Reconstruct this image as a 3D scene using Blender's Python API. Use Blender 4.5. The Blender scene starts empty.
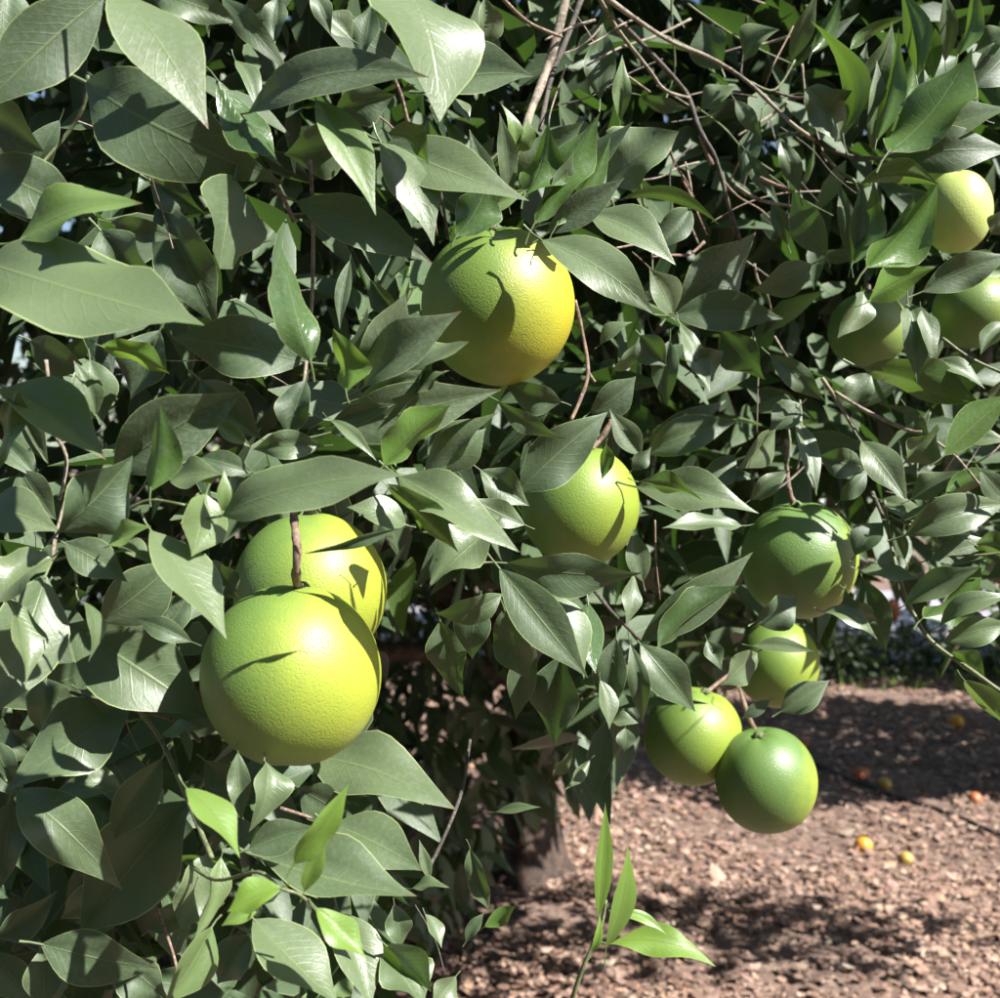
import bpy, bmesh, math, random
import numpy as np
from mathutils import Vector, Matrix

R = math.radians
random.seed(11)
rng = np.random.default_rng(5)
scene = bpy.context.scene
col = scene.collection

# ------------------------------------------------------------------ camera
F = 1072.0                       # focal length in photograph pixels (1000 wide)
CAM = Vector((0.0, 0.0, 1.30))
PITCH = R(3.15)
cd = bpy.data.cameras.new('camera')
cam = bpy.data.objects.new('camera', cd)
col.objects.link(cam)
cam.location = CAM
cam.rotation_euler = (math.pi / 2 - PITCH, 0, 0)
cd.sensor_width = 36.0
cd.lens = 36.0 * F / 1000.0
cd.clip_start = 0.02
cd.clip_end = 500
cd.dof.use_dof = True
cd.dof.focus_distance = 0.54
cd.dof.aperture_fstop = 15
scene.camera = cam
FWD = Vector((0, math.cos(PITCH), -math.sin(PITCH)))
UPV = Vector((0, math.sin(PITCH), math.cos(PITCH)))
RIGHT = Vector((1, 0, 0))

# ------------------------------------------------------------------ sky, sun, exposure
SUN = Vector((0.60, -0.36, 0.72)).normalized()      # towards the sun
w = bpy.data.worlds.new('World')
scene.world = w
w.use_nodes = True
nt = w.node_tree
bgn = nt.nodes['Background']
sky = nt.nodes.new('ShaderNodeTexSky')
sky.sky_type = 'NISHITA'
sky.sun_disc = False
sky.sun_elevation = math.asin(SUN.z)
sky.sun_rotation = math.atan2(SUN.x, SUN.y)
sky.air_density = 1.0
sky.dust_density = 1.0
nt.links.new(sky.outputs[0], bgn.inputs[0])
bgn.inputs[1].default_value = 0.055
sl = bpy.data.lights.new('sun', 'SUN')
sl.energy = 5.0
sl.angle = R(0.5)
sl.color = (1.0, 0.975, 0.94)
so = bpy.data.objects.new('sun', sl)
col.objects.link(so)
so.rotation_euler = SUN.to_track_quat('Z', 'Y').to_euler()
so.location = SUN * 20
vs = scene.view_settings
vs.view_transform = 'Standard'
vs.look = 'None'
vs.gamma = 1.0
vs.use_curve_mapping = False
vs.exposure = 1.4
scene.cycles.max_bounces = 4
scene.cycles.diffuse_bounces = 3
scene.cycles.glossy_bounces = 2
scene.cycles.transmission_bounces = 4


# ------------------------------------------------------------------ helpers
def P(px, py, d):
    """A point seen at photograph position (px, py), d metres in front of the lens."""
    return CAM + FWD * d + RIGHT * ((px - 500) / F * d) + UPV * (-(py - 499) / F * d)


def ground_at(px, py, z=0.0):
    r = (P(px, py, 1.0) - CAM)
    t = (z - CAM.z) / r.z
    return CAM + r * t


DX = [-400, 0, 300, 450, 600, 700, 850, 1000, 1400]
DV = [0.46, 0.42, 0.43, 0.47, 0.55, 0.66, 0.68, 0.64, 0.72]


def D(px, py):
    """Distance of the canopy's outer face."""
    d = float(np.interp(px, DX, DV))
    if 480 < px < 800 and py < 120:
        d += 0.05
    if px < 240:                              # the skirt at lower left lies deeper
        d += 0.075 * min(1, max(0, (240 - px) / 90)) * min(1, max(0, (py - 600) / 140))
    return d


def tag(o, label=None, cat=None, group=None, kind=None):
    if label: o['label'] = label
    if cat: o['category'] = cat
    if group: o['group'] = group
    if kind: o['kind'] = kind
    return o


def empty(name, loc):
    o = bpy.data.objects.new(name, None)
    o.empty_display_size = 0.05
    o.location = loc
    col.objects.link(o)
    return o


def link(name, me, parent=None, loc=None):
    o = bpy.data.objects.new(name, me)
    col.objects.link(o)
    if loc is not None: o.location = loc
    if parent is not None:
        o.parent = parent
        if loc is None:                       # geometry given in world space: keep it there
            o.location = -Vector(parent_world(parent))
    return o


def parent_world(p):
    v = Vector(p.location)
    while p.parent is not None:
        p = p.parent
        v += Vector(p.location)
    return v


def mesh_from(name, verts, faces, mat, smooth=True):
    me = bpy.data.meshes.new(name)
    me.from_pydata([tuple(v) for v in verts], [], faces)
    me.materials.append(mat)
    if smooth:
        me.polygons.foreach_set('use_smooth', [True] * len(me.polygons))
    me.update()
    return me


def np_mesh(name, co, quads, mat, uv=None, tint=None, smooth=True):
    """co (n,3), quads (m,4); uv and tint per vertex."""
    me = bpy.data.meshes.new(name)
    n, m = len(co), len(quads)
    me.vertices.add(n)
    me.vertices.foreach_set('co', np.asarray(co, np.float32).ravel())
    me.loops.add(m * 4)
    me.loops.foreach_set('vertex_index', np.asarray(quads, np.int32).ravel())
    me.polygons.add(m)
    me.polygons.foreach_set('loop_start', np.arange(0, m * 4, 4, dtype=np.int32))
    me.polygons.foreach_set('loop_total', np.full(m, 4, np.int32))
    if smooth:
        me.polygons.foreach_set('use_smooth', np.ones(m, bool))
    if uv is not None:
        l = me.uv_layers.new(name='UVMap')
        l.data.foreach_set('uv', np.asarray(uv, np.float32)[np.asarray(quads).ravel()].ravel())
    if tint is not None:
        a = me.attributes.new('tint', 'FLOAT_COLOR', 'POINT')
        c = np.ones((n, 4), np.float32)
        c[:, :3] = tint
        a.data.foreach_set('color', c.ravel())
    me.materials.append(mat)
    me.update(calc_edges=True)
    me.validate()
    return me


def tube(name, pts, r0, r1, mat, parent, sides=7, knob=0.12):
    """A tapered, slightly knobbly twig or limb through the given points."""
    pts = [Vector(p) for p in pts]
    dense = []
    n = len(pts)
    for i in range(n - 1):
        p0, p1, p2, p3 = pts[max(i - 1, 0)], pts[i], pts[i + 1], pts[min(i + 2, n - 1)]
        for k in range(5):
            t = k / 5
            dense.append(0.5 * ((2 * p1) + (p2 - p0) * t + (2 * p0 - 5 * p1 + 4 * p2 - p3) * t * t
                                + (3 * p1 - p0 - 3 * p2 + p3) * t ** 3))
    dense.append(pts[-1])
    V, Fc = [], []
    m = len(dense)
    ref = Vector((0.3, 0.9, 0.2))
    for i, p in enumerate(dense):
        tg = (dense[min(i + 1, m - 1)] - dense[max(i - 1, 0)]).normalized()
        a = tg.cross(ref)
        if a.length < 0.1: a = tg.cross(Vector((1, 0, 0)))
        a.normalize()
        b = tg.cross(a)
        r = (r0 + (r1 - r0) * i / (m - 1)) * (1 + random.uniform(-knob, knob))
        for s in range(sides):
            an = 2 * math.pi * s / sides
            V.append(p + (a * math.cos(an) + b * math.sin(an)) * r)
    for i in range(m - 1):
        for s in range(sides):
            s2 = (s + 1) % sides
            Fc.append((i * sides + s, i * sides + s2, (i + 1) * sides + s2, (i + 1) * sides + s))
    Fc.append(tuple(range(sides))[::-1])
    Fc.append(tuple((m - 1) * sides + s for s in range(sides)))
    return link(name, mesh_from(name, V, Fc, mat), parent)


# ------------------------------------------------------------------ materials
def new_mat(name):
    m = bpy.data.materials.new(name)
    m.use_nodes = True
    t = m.node_tree
    t.nodes.clear()
    return m, t


def N(t, typ, **kw):
    n = t.nodes.new(typ)
    for k, v in kw.items():
        if k.startswith('i_'):
            n.inputs[k[2:].replace('_', ' ')].default_value = v
        else:
            setattr(n, k, v)
    return n


def math_n(t, op, a, b=None, c=None, clamp=False):
    n = t.nodes.new('ShaderNodeMath')
    n.operation = op
    n.use_clamp = clamp
    for i, v in enumerate((a, b, c)):
        if v is None: continue
        if isinstance(v, (int, float)): n.inputs[i].default_value = v
        else: t.links.new(v, n.inputs[i])
    return n.outputs[0]


def mix_c(t, fac, a, b, mode='MIX'):
    n = t.nodes.new('ShaderNodeMix')
    n.data_type = 'RGBA'
    n.blend_type = mode
    for sock, v in ((n.inputs[0], fac), (n.inputs[6], a), (n.inputs[7], b)):
        if isinstance(v, (int, float)): sock.default_value = v
        elif isinstance(v, tuple): sock.default_value = (*v, 1.0)
        else: t.links.new(v, sock)
    return n.outputs[2]


def smooth(t, v, lo, hi, a=0.0, b=1.0):
    n = t.nodes.new('ShaderNodeMapRange')
    n.interpolation_type = 'SMOOTHSTEP'
    t.links.new(v, n.inputs[0])
    n.inputs[1].default_value = lo
    n.inputs[2].default_value = hi
    n.inputs[3].default_value = a
    n.inputs[4].default_value = b
    return n.outputs[0]


def leaf_material():
    m, t = new_mat('citrus_leaf')
    out = N(t, 'ShaderNodeOutputMaterial')
    uv = N(t, 'ShaderNodeUVMap', uv_map='UVMap')
    sp = N(t, 'ShaderNodeSeparateXYZ')
    t.links.new(uv.outputs[0], sp.inputs[0])
    u = sp.outputs[0]
    v = math_n(t, 'ABSOLUTE', math_n(t, 'SUBTRACT', math_n(t, 'MULTIPLY', sp.outputs[1], 2.0), 1.0))
    at = N(t, 'ShaderNodeAttribute', attribute_name='tint')
    st = N(t, 'ShaderNodeSeparateColor')
    t.links.new(at.outputs['Color'], st.inputs[0])
    br, young, dust = st.outputs[0], st.outputs[1], st.outputs[2]
    geo = N(t, 'ShaderNodeNewGeometry')
    tc = N(t, 'ShaderNodeTexCoord')
    nz = N(t, 'ShaderNodeTexNoise', i_Scale=38.0, i_Detail=2.0, i_Roughness=0.6)
    t.links.new(tc.outputs['Object'], nz.inputs['Vector'])
    nf = N(t, 'ShaderNodeTexNoise', i_Scale=420.0, i_Detail=2.0, i_Roughness=0.7)
    t.links.new(tc.outputs['Object'], nf.inputs['Vector'])
    # base colours of the two faces of the blade
    up = mix_c(t, br, (0.0070, 0.0185, 0.0095), (0.060, 0.112, 0.032))
    up = mix_c(t, smooth(t, nz.outputs[0], 0.42, 0.68, 0, 0.22), up, (0.060, 0.095, 0.030))
    up = mix_c(t, young, up, (0.190, 0.360, 0.045))
    lo = mix_c(t, br, (0.048, 0.082, 0.036), (0.115, 0.155, 0.070))
    lo = mix_c(t, young, lo, (0.190, 0.330, 0.050))
    side = geo.outputs['Backfacing']
    c = mix_c(t, side, up, lo)
    # dust film with specks
    df = math_n(t, 'MULTIPLY', dust, smooth(t, nf.outputs[0], 0.46, 0.70, 0.03, 0.50))
    c = mix_c(t, df, c, (0.175, 0.185, 0.160))
    sp1 = smooth(t, nf.outputs[0], 0.705, 0.735, 0, 0.7)
    c = mix_c(t, math_n(t, 'MULTIPLY', sp1, smooth(t, nz.outputs[0], 0.48, 0.6)), c, (0.10, 0.06, 0.025))
    # midrib, side veins, pale margin
    mid = smooth(t, v, 0.012, 0.05, 0.6, 0.0)
    wv = math_n(t, 'ADD', math_n(t, 'MULTIPLY', u, 13.0), math_n(t, 'ADD', math_n(t, 'MULTIPLY', v, -3.0), math_n(t, 'MULTIPLY', nz.outputs[0], 1.6)))
    fr = math_n(t, 'ABSOLUTE', math_n(t, 'SUBTRACT', math_n(t, 'FRACT', wv), 0.5))
    vein = math_n(t, 'MULTIPLY', smooth(t, fr, 0.02, 0.11, 1.0, 0.0), smooth(t, v, 0.55, 0.95, 1.0, 0.0))
    rim = smooth(t, v, 0.955, 0.99, 0.0, 0.85)
    c = mix_c(t, math_n(t, 'MULTIPLY', vein, 0.08), c, (0.16, 0.20, 0.09))
    c = mix_c(t, mid, c, (0.150, 0.195, 0.080))
    c = mix_c(t, rim, c, (0.300, 0.360, 0.150))
    tipb = math_n(t, 'MULTIPLY', smooth(t, math_n(t, 'ADD', u, math_n(t, 'MULTIPLY', nz.outputs[0], 0.12)), 0.99, 1.05), smooth(t, dust, 0.45, 0.55, 0, 0.8))
    c = mix_c(t, tipb, c, (0.15, 0.095, 0.04))
    # relief
    h = math_n(t, 'ADD', math_n(t, 'MULTIPLY', vein, -0.14), math_n(t, 'MULTIPLY', nf.outputs[0], 0.35))
    h = math_n(t, 'ADD', h, math_n(t, 'MULTIPLY', nz.outputs[0], 1.2))
    h = math_n(t, 'ADD', h, math_n(t, 'MULTIPLY', mid, -0.9))
    bp = N(t, 'ShaderNodeBump', i_Strength=0.35, i_Distance=0.0012)
    t.links.new(h, bp.inputs['Height'])
    pr = N(t, 'ShaderNodeBsdfPrincipled')
    t.links.new(c, pr.inputs['Base Color'])
    t.links.new(bp.outputs[0], pr.inputs['Normal'])
    rg = math_n(t, 'ADD', math_n(t, 'MULTIPLY', math_n(t, 'SUBTRACT', 1.0, br), 0.18), math_n(t, 'ADD', math_n(t, 'MULTIPLY', side, 0.16), math_n(t, 'ADD', math_n(t, 'MULTIPLY', nf.outputs[0], 0.26), 0.10)))
    t.links.new(rg, pr.inputs['Roughness'])
    pr.inputs['Specular IOR Level'].default_value = 0.60
    tr = N(t, 'ShaderNodeBsdfTranslucent')
    tcx = mix_c(t, young, (0.110, 0.235, 0.030), (0.36, 0.56, 0.05))
    tcx = mix_c(t, math_n(t, 'MULTIPLY', mid, 0.5), tcx, (0.08, 0.12, 0.03))
    t.links.new(tcx, tr.inputs[0])
    mx = N(t, 'ShaderNodeMixShader')
    t.links.new(math_n(t, 'ADD', math_n(t, 'MULTIPLY', young, 0.30), 0.15), mx.inputs[0])
    t.links.new(pr.outputs[0], mx.inputs[1])
    t.links.new(tr.outputs[0], mx.inputs[2])
    t.links.new(mx.outputs[0], out.inputs[0])
    return m


def bark_material(name, c1, c2, c3, scale=60, rough=0.85):
    m, t = new_mat(name)
    out = N(t, 'ShaderNodeOutputMaterial')
    tc = N(t, 'ShaderNodeTexCoord')
    n1 = N(t, 'ShaderNodeTexNoise', i_Scale=scale, i_Detail=5.0, i_Roughness=0.65)
    n2 = N(t, 'ShaderNodeTexNoise', i_Scale=scale * 6, i_Detail=3.0)
    for n in (n1, n2): t.links.new(tc.outputs['Object'], n.inputs['Vector'])
    c = mix_c(t, smooth(t, n1.outputs[0], 0.35, 0.62), c1, c2)
    c = mix_c(t, smooth(t, n2.outputs[0], 0.52, 0.68, 0, 0.7), c, c3)
    bp = N(t, 'ShaderNodeBump', i_Strength=0.6, i_Distance=0.05 / scale * 2)
    t.links.new(n1.outputs[0], bp.inputs['Height'])
    pr = N(t, 'ShaderNodeBsdfPrincipled')
    pr.inputs['Roughness'].default_value = rough
    t.links.new(c, pr.inputs['Base Color'])
    t.links.new(bp.outputs[0], pr.inputs['Normal'])
    t.links.new(pr.outputs[0], out.inputs[0])
    return m


def peel_material(name, green, yellow, blush, bdir=(0.7, -0.3, -0.4), lo=-0.2, hi=1.0, blush_amt=0.0):
    """Peel ripening from green to yellow on one flank of the fruit."""
    m, t = new_mat(name)
    out = N(t, 'ShaderNodeOutputMaterial')
    tc = N(t, 'ShaderNodeTexCoord')
    dt = N(t, 'ShaderNodeVectorMath', operation='DOT_PRODUCT')
    t.links.new(tc.outputs['Object'], dt.inputs[0])
    b = Vector(bdir).normalized() / 0.04
    dt.inputs[1].default_value = b
    nz = N(t, 'ShaderNodeTexNoise', i_Scale=34.0, i_Detail=4.0, i_Roughness=0.65)
    t.links.new(tc.outputs['Object'], nz.inputs['Vector'])
    vo = N(t, 'ShaderNodeTexVoronoi', i_Scale=800.0)
    t.links.new(tc.outputs['Object'], vo.inputs['Vector'])
    n2 = N(t, 'ShaderNodeTexNoise', i_Scale=700.0, i_Detail=2.0)
    t.links.new(tc.outputs['Object'], n2.inputs['Vector'])
    g = math_n(t, 'ADD', dt.outputs['Value'], math_n(t, 'MULTIPLY', math_n(t, 'SUBTRACT', nz.outputs[0], 0.5), 1.15))
    c = mix_c(t, smooth(t, g, lo, hi), green, yellow)
    if blush_amt > 0:
        c = mix_c(t, smooth(t, g, 0.55, 1.05, 0, blush_amt), c, blush)
    pore = smooth(t, vo.outputs['Distance'], 0.0, 0.5, 0.0, 1.0)
    c = mix_c(t, math_n(t, 'MULTIPLY', math_n(t, 'SUBTRACT', 1.0, pore), 0.28), c, green)
    n3 = N(t, 'ShaderNodeTexNoise', i_Scale=150.0, i_Detail=3.0, i_Roughness=0.7)
    t.links.new(tc.outputs['Object'], n3.inputs['Vector'])
    sc = smooth(t, n3.outputs[0], 0.70, 0.76, 0, 0.5)
    c = mix_c(t, sc, c, (0.20, 0.18, 0.08))
    h = math_n(t, 'ADD', math_n(t, 'MULTIPLY', pore, 0.9), math_n(t, 'MULTIPLY', n2.outputs[0], 1.0))
    bp = N(t, 'ShaderNodeBump', i_Strength=0.34, i_Distance=0.0004)
    t.links.new(h, bp.inputs['Height'])
    pr = N(t, 'ShaderNodeBsdfPrincipled')
    t.links.new(c, pr.inputs['Base Color'])
    t.links.new(bp.outputs[0], pr.inputs['Normal'])
    pr.inputs['Roughness'].default_value = 0.44
    pr.inputs['Specular IOR Level'].default_value = 0.55
    t.links.new(pr.outputs[0], out.inputs[0])
    return m


def ground_material():
    m, t = new_mat('leaf_litter_soil')
    out = N(t, 'ShaderNodeOutputMaterial')
    tc = N(t, 'ShaderNodeTexCoord')
    n1 = N(t, 'ShaderNodeTexNoise', i_Scale=1.6, i_Detail=5.0)
    n2 = N(t, 'ShaderNodeTexNoise', i_Scale=26.0, i_Detail=6.0, i_Roughness=0.7)
    vo = N(t, 'ShaderNodeTexVoronoi', i_Scale=34.0)
    for n in (n1, n2, vo): t.links.new(tc.outputs['Object'], n.inputs['Vector'])
    c = mix_c(t, smooth(t, n2.outputs[0], 0.35, 0.65), (0.085, 0.052, 0.040), (0.24, 0.155, 0.115))
    c = mix_c(t, smooth(t, n1.outputs[0], 0.45, 0.7, 0, 0.5), c, (0.19, 0.13, 0.10))
    hs = N(t, 'ShaderNodeSeparateColor')
    t.links.new(vo.outputs['Color'], hs.inputs[0])
    c = mix_c(t, smooth(t, hs.outputs[0], 0.55, 0.9, 0, 0.5), c, (0.33, 0.235, 0.18))
    bp = N(t, 'ShaderNodeBump', i_Strength=0.9, i_Distance=0.02)
    t.links.new(n2.outputs[0], bp.inputs['Height'])
    pr = N(t, 'ShaderNodeBsdfPrincipled')
    pr.inputs['Roughness'].default_value = 0.9
    t.links.new(c, pr.inputs['Base Color'])
    t.links.new(bp.outputs[0], pr.inputs['Normal'])
    t.links.new(pr.outputs[0], out.inputs[0])
    return m


def tint_material(name, rough=0.75, trans=0.0):
    """Colour straight from the per-piece tint attribute, with a little mottling."""
    m, t = new_mat(name)
    out = N(t, 'ShaderNodeOutputMaterial')
    at = N(t, 'ShaderNodeAttribute', attribute_name='tint')
    tc = N(t, 'ShaderNodeTexCoord')
    n1 = N(t, 'ShaderNodeTexNoise', i_Scale=90.0, i_Detail=4.0)
    t.links.new(tc.outputs['Object'], n1.inputs['Vector'])
    c = mix_c(t, smooth(t, n1.outputs[0], 0.35, 0.65, 0.0, 0.45), at.outputs['Color'], (0.08, 0.05, 0.04))
    pr = N(t, 'ShaderNodeBsdfPrincipled')
    pr.inputs['Roughness'].default_value = rough
    t.links.new(c, pr.inputs['Base Color'])
    t.links.new(pr.outputs[0], out.inputs[0])
    return m


def plain(name, c, rough=0.6, var=0.25, scale=40):
    m, t = new_mat(name)
    out = N(t, 'ShaderNodeOutputMaterial')
    tc = N(t, 'ShaderNodeTexCoord')
    n1 = N(t, 'ShaderNodeTexNoise', i_Scale=scale, i_Detail=5.0)
    t.links.new(tc.outputs['Object'], n1.inputs['Vector'])
    c2 = tuple(x * (1 - var * 1.6) for x in c)
    cc = mix_c(t, smooth(t, n1.outputs[0], 0.35, 0.65), c, c2)
    bp = N(t, 'ShaderNodeBump', i_Strength=0.4, i_Distance=0.01)
    t.links.new(n1.outputs[0], bp.inputs['Height'])
    pr = N(t, 'ShaderNodeBsdfPrincipled')
    pr.inputs['Roughness'].default_value = rough
    t.links.new(cc, pr.inputs['Base Color'])
    t.links.new(bp.outputs[0], pr.inputs['Normal'])
    t.links.new(pr.outputs[0], out.inputs[0])
    return m


M_LEAF = leaf_material()
M_TWIG = bark_material('twig_bark', (0.10, 0.075, 0.055), (0.25, 0.205, 0.15), (0.34, 0.31, 0.25), 90)
M_TWIG_DARK = bark_material('dark_twig_bark', (0.035, 0.030, 0.025), (0.085, 0.070, 0.055), (0.15, 0.13, 0.10), 90)
M_TWIG_GREEN = bark_material('green_twig_bark', (0.075, 0.095, 0.040), (0.15, 0.17, 0.075), (0.24, 0.24, 0.13), 110, 0.6)
M_TWIG_RED = bark_material('reddish_twig_bark', (0.11, 0.068, 0.048), (0.21, 0.14, 0.10), (0.34, 0.27, 0.21), 110)
M_BARK = bark_material('trunk_bark', (0.022, 0.016, 0.013), (0.080, 0.050, 0.036), (0.15, 0.095, 0.068), 30)
M_SOIL = ground_material()
M_LITTER = tint_material('dry_litter')
M_PATH = plain('pale_track', (0.31, 0.30, 0.34), 0.9, 0.2, 6)
M_HOSE = plain('black_hose', (0.02, 0.02, 0.022), 0.5)

# ------------------------------------------------------------------ ground
xs = np.concatenate([np.linspace(-90, -8, 14)[:-1], np.linspace(-8, 10, 140), np.linspace(10, 90, 14)[1:]])
ys = np.concatenate([np.linspace(-60, 0, 10)[:-1], np.linspace(0, 10, 100), np.linspace(10, 160, 22)[1:]])


def bumps(x, y):
    return (0.020 * np.sin(x * 2.1 + 1.3 * np.sin(y * 1.7)) * np.cos(y * 2.7 + 0.7 * x)
            + 0.010 * np.sin(x * 7.3 + y * 3.1) * np.sin(y * 6.1 - x * 2.2))


gx, gy = np.meshgrid(xs, ys)
gz = bumps(gx, gy)
near = np.clip(1 - np.maximum(np.abs(gx - 1) / 9, np.abs(gy - 5) / 6), 0, 1)
gz = gz * np.minimum(1, near * 3)
co = np.stack([gx.ravel(), gy.ravel(), gz.ravel()], 1)
nx, ny = len(xs), len(ys)
ii = (np.arange(ny - 1)[:, None] * nx + np.arange(nx - 1)[None]).ravel()
quads = np.stack([ii, ii + 1, ii + nx + 1, ii + nx], 1)
g = link('ground', np_mesh('ground', co, quads, M_SOIL))
tag(g, kind='structure')


def gz_at(x, y):
    n = max(0, min(1, 1 - max(abs(x - 1) / 9, abs(y - 5) / 6)))
    return float(bumps(x, y)) * min(1, n * 3)


pw = np.linspace(-12, 22, 60)
pv, pf = [], []
for i, x in enumerate(pw):
    wob = 0.15 * math.sin(x * 1.1) + 0.08 * math.sin(x * 3.7)
    for k, yy in enumerate((6.15 + wob * .6, 7.4, 8.9 - wob)):
        pv.append((x, yy, max(gz_at(x, yy), -0.02) + 0.03))
for i in range(len(pw) - 1):
    for k in range(2):
        a = i * 3 + k
        pf.append((a, a + 3, a + 4, a + 1))
tag(link('track', mesh_from('track', pv, pf, M_PATH)), kind='structure')


# ------------------------------------------------------------------ leaf builders
def profile(u):
    u = np.asarray(u, float)
    p = np.sin(np.pi * np.clip(u, 0, 1) ** 0.88) ** 1.10
    p = p * (1 - 0.32 * np.clip((u - 0.62) / 0.38, 0, 1))
    return np.clip(p, 0.0, 1.0)


def blade(name, base, axis, upper, L, W, fold=0.25, arch=0.03, curve=0.0, droop=0.0, twist=0.0,
          wave=0.0, tint=(0.5, 0, 0.5), parent=None, nu=12, nv=6, phase=0.0, blunt=0.0, petiole=True):
    """One citrus leaf: folded along its midrib, arched, with a pointed tip and a short stalk."""
    base = Vector(base)
    a = Vector(axis).normalized()
    n = Vector(upper)
    n = (n - a * n.dot(a)).normalized()
    s = n.cross(a)
    A, Nn, S = (np.array(q) for q in (a, n, s))
    u = np.linspace(0, 1, nu + 1)
    v = np.linspace(-1, 1, nv + 1)
    U, Vv = np.meshgrid(u, v, indexing='ij')
    pr = profile(U)
    if blunt > 0:
        pr = np.maximum(pr, np.where(U > 0.5, blunt * (1 - ((U - 0.5) / 0.5) ** 4) ** 0.5, 0))
    half = W / 2 * pr
    tw = twist * (U - 0.3)
    lat = Vv * half
    fo = fold * (1 - 0.35 * U)
    up_off = np.abs(lat) * np.tan(fo) * (1 - 0.45 * np.abs(Vv))
    up_off = up_off + wave * W * 0.5 * np.abs(Vv) ** 1.5 * np.sin(U * 9.0 + phase + np.sign(Vv) * 1.2) * pr
    lat2 = lat * np.cos(tw) - up_off * np.sin(tw)
    up2 = lat * np.sin(tw) + up_off * np.cos(tw)
    bend = 4 * U * (1 - U)
    up2 = up2 + L * (arch * bend - droop * U ** 2.5)
    lat2 = lat2 + L * curve * bend
    pos = (np.array(base)[None, None] + (U * L)[..., None] * A + lat2[..., None] * S + up2[..., None] * Nn)
    co = pos.reshape(-1, 3)
    uv = np.stack([U.ravel(), (Vv.ravel() + 1) / 2], 1)
    k = nv + 1
    idx = (np.arange(nu)[:, None] * k + np.arange(nv)[None]).ravel()
    quads = np.stack([idx, idx + 1, idx + k + 1, idx + k], 1)
    # leaf stalk: a little square tube running back from the base
    if petiole:
        r = min(0.0011, W * 0.03)
        pl = min(0.014, 0.16 * L)
        ring = []
        for q, (t, rr) in enumerate(((0.0, 0.8), (0.5, 0.75), (1.0, 1.0))):
            c0 = np.array(base) - A * (pl * t - 0.002 * (q == 0)) + Nn * (0.25 * pl * t * t)
            for z1, z2 in ((1, 0), (0, 1), (-1, 0), (0, -1)):
                ring.append(c0 + (S * z1 + Nn * z2) * r * rr)
        b0 = len(co)
        co = np.concatenate([co, np.array(ring)])
        uv = np.concatenate([uv, np.tile([[0.02, 0.5]], (12, 1))])
        pq = []
        for q in range(2):
            for z in range(4):
                z2 = (z + 1) % 4
                pq.append((b0 + q * 4 + z, b0 + q * 4 + z2, b0 + q * 4 + 4 + z2, b0 + q * 4 + 4 + z))
        quads = np.concatenate([quads, np.array(pq)])
    org = np.array(base)
    me = np_mesh('leaf', co - org, quads, M_LEAF, uv, np.tile([tint], (len(co), 1)))
    pl_ = Vector(base) - (parent_world(parent) if parent else Vector())
    return link(name, me, parent, pl_)


def leaf_cloud(name, pos, axis, upper, L, W, tint, parent, kind='stuff', nu=4):
    """Many light leaves as one mesh (what nobody could count)."""
    n = len(pos)
    axis = axis / np.linalg.norm(axis, axis=1, keepdims=True)
    upper = upper - axis * np.sum(upper * axis, 1, keepdims=True)
    upper /= np.linalg.norm(upper, axis=1, keepdims=True) + 1e-9
    S = np.cross(upper, axis)
    u = np.linspace(0, 1, nu + 1)
    v = np.array([-1.0, 0.0, 1.0])
    U, Vv = np.meshgrid(u, v, indexing='ij')
    U, Vv = U.ravel(), Vv.ravel()
    pr = np.maximum(profile(U), 0.02)
    fold = rng.uniform(0.1, 0.55, n)[:, None]
    droop = rng.uniform(-0.05, 0.3, n)[:, None]
    lat = Vv[None] * pr[None] * W[:, None] / 2
    up = np.abs(lat) * np.tan(fold) - L[:, None] * droop * U[None] ** 2
    co = (pos[:, None] + (U[None] * L[:, None])[..., None] * axis[:, None] + lat[..., None] * S[:, None]
          + up[..., None] * upper[:, None])
    m = len(U)
    idx = (np.arange(nu)[:, None] * 3 + np.arange(2)[None]).ravel()
    q = np.stack([idx, idx + 1, idx + 4, idx + 3], 1)
    quads = (q[None] + (np.arange(n) * m)[:, None, None]).reshape(-1, 4)
    uv = np.tile(np.stack([U, (Vv + 1) / 2], 1), (n, 1))
    tn = np.repeat(tint, m, 0)
    org = np.array(parent_world(parent)) if parent else np.zeros(3)
    o = link(name, np_mesh(name, co.reshape(-1, 3) - org, quads, M_LEAF, uv, tn), parent, Vector((0, 0, 0)))
    tag(o, kind=kind)
    return o


# ------------------------------------------------------------------ the orange tree
TB = ground_at(534, 878)
tree = empty('orange_tree', TB)
tag(tree, 'large orange tree with glossy leaves, brown trunk and green fruit filling the view', 'tree')

# trunk with a flared foot, then limbs into the crown
tr_pts = [TB + Vector(q) for q in ((0, 0, -0.05), (-0.01, 0.0, 0.10), (-0.04, 0.02, 0.35), (-0.02, 0.05, 0.62), (0.02, 0.05, 0.85))]


def trunk_mesh():
    V, Fc = [], []
    sides, rows = 20, 16
    for i in range(rows + 1):
        t = i / rows
        z = -0.06 + t * 0.95
        r = 0.056 + 0.060 * math.exp(-max(z, 0) * 9) + 0.012 * math.sin(z * 7)
        cx = -0.03 * math.sin(z * 2.4)
        for s in range(sides):
            an = 2 * math.pi * s / sides
            lob = 1 + 0.16 * math.sin(3 * an + 0.8 + z) * math.exp(-max(z, 0) * 2.2) + 0.05 * math.sin(7 * an + z * 9)
            V.append(TB + Vector((cx + math.cos(an) * r * lob, math.sin(an) * r * lob, z)))
    for i in range(rows):
        for s in range(sides):
            s2 = (s + 1) % sides
            Fc.append((i * sides + s, i * sides + s2, (i + 1) * sides + s2, (i + 1) * sides + s))
    Fc.append(tuple(rows * sides + s for s in range(sides)))
    return mesh_from('trunk', V, Fc, M_BARK)


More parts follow.
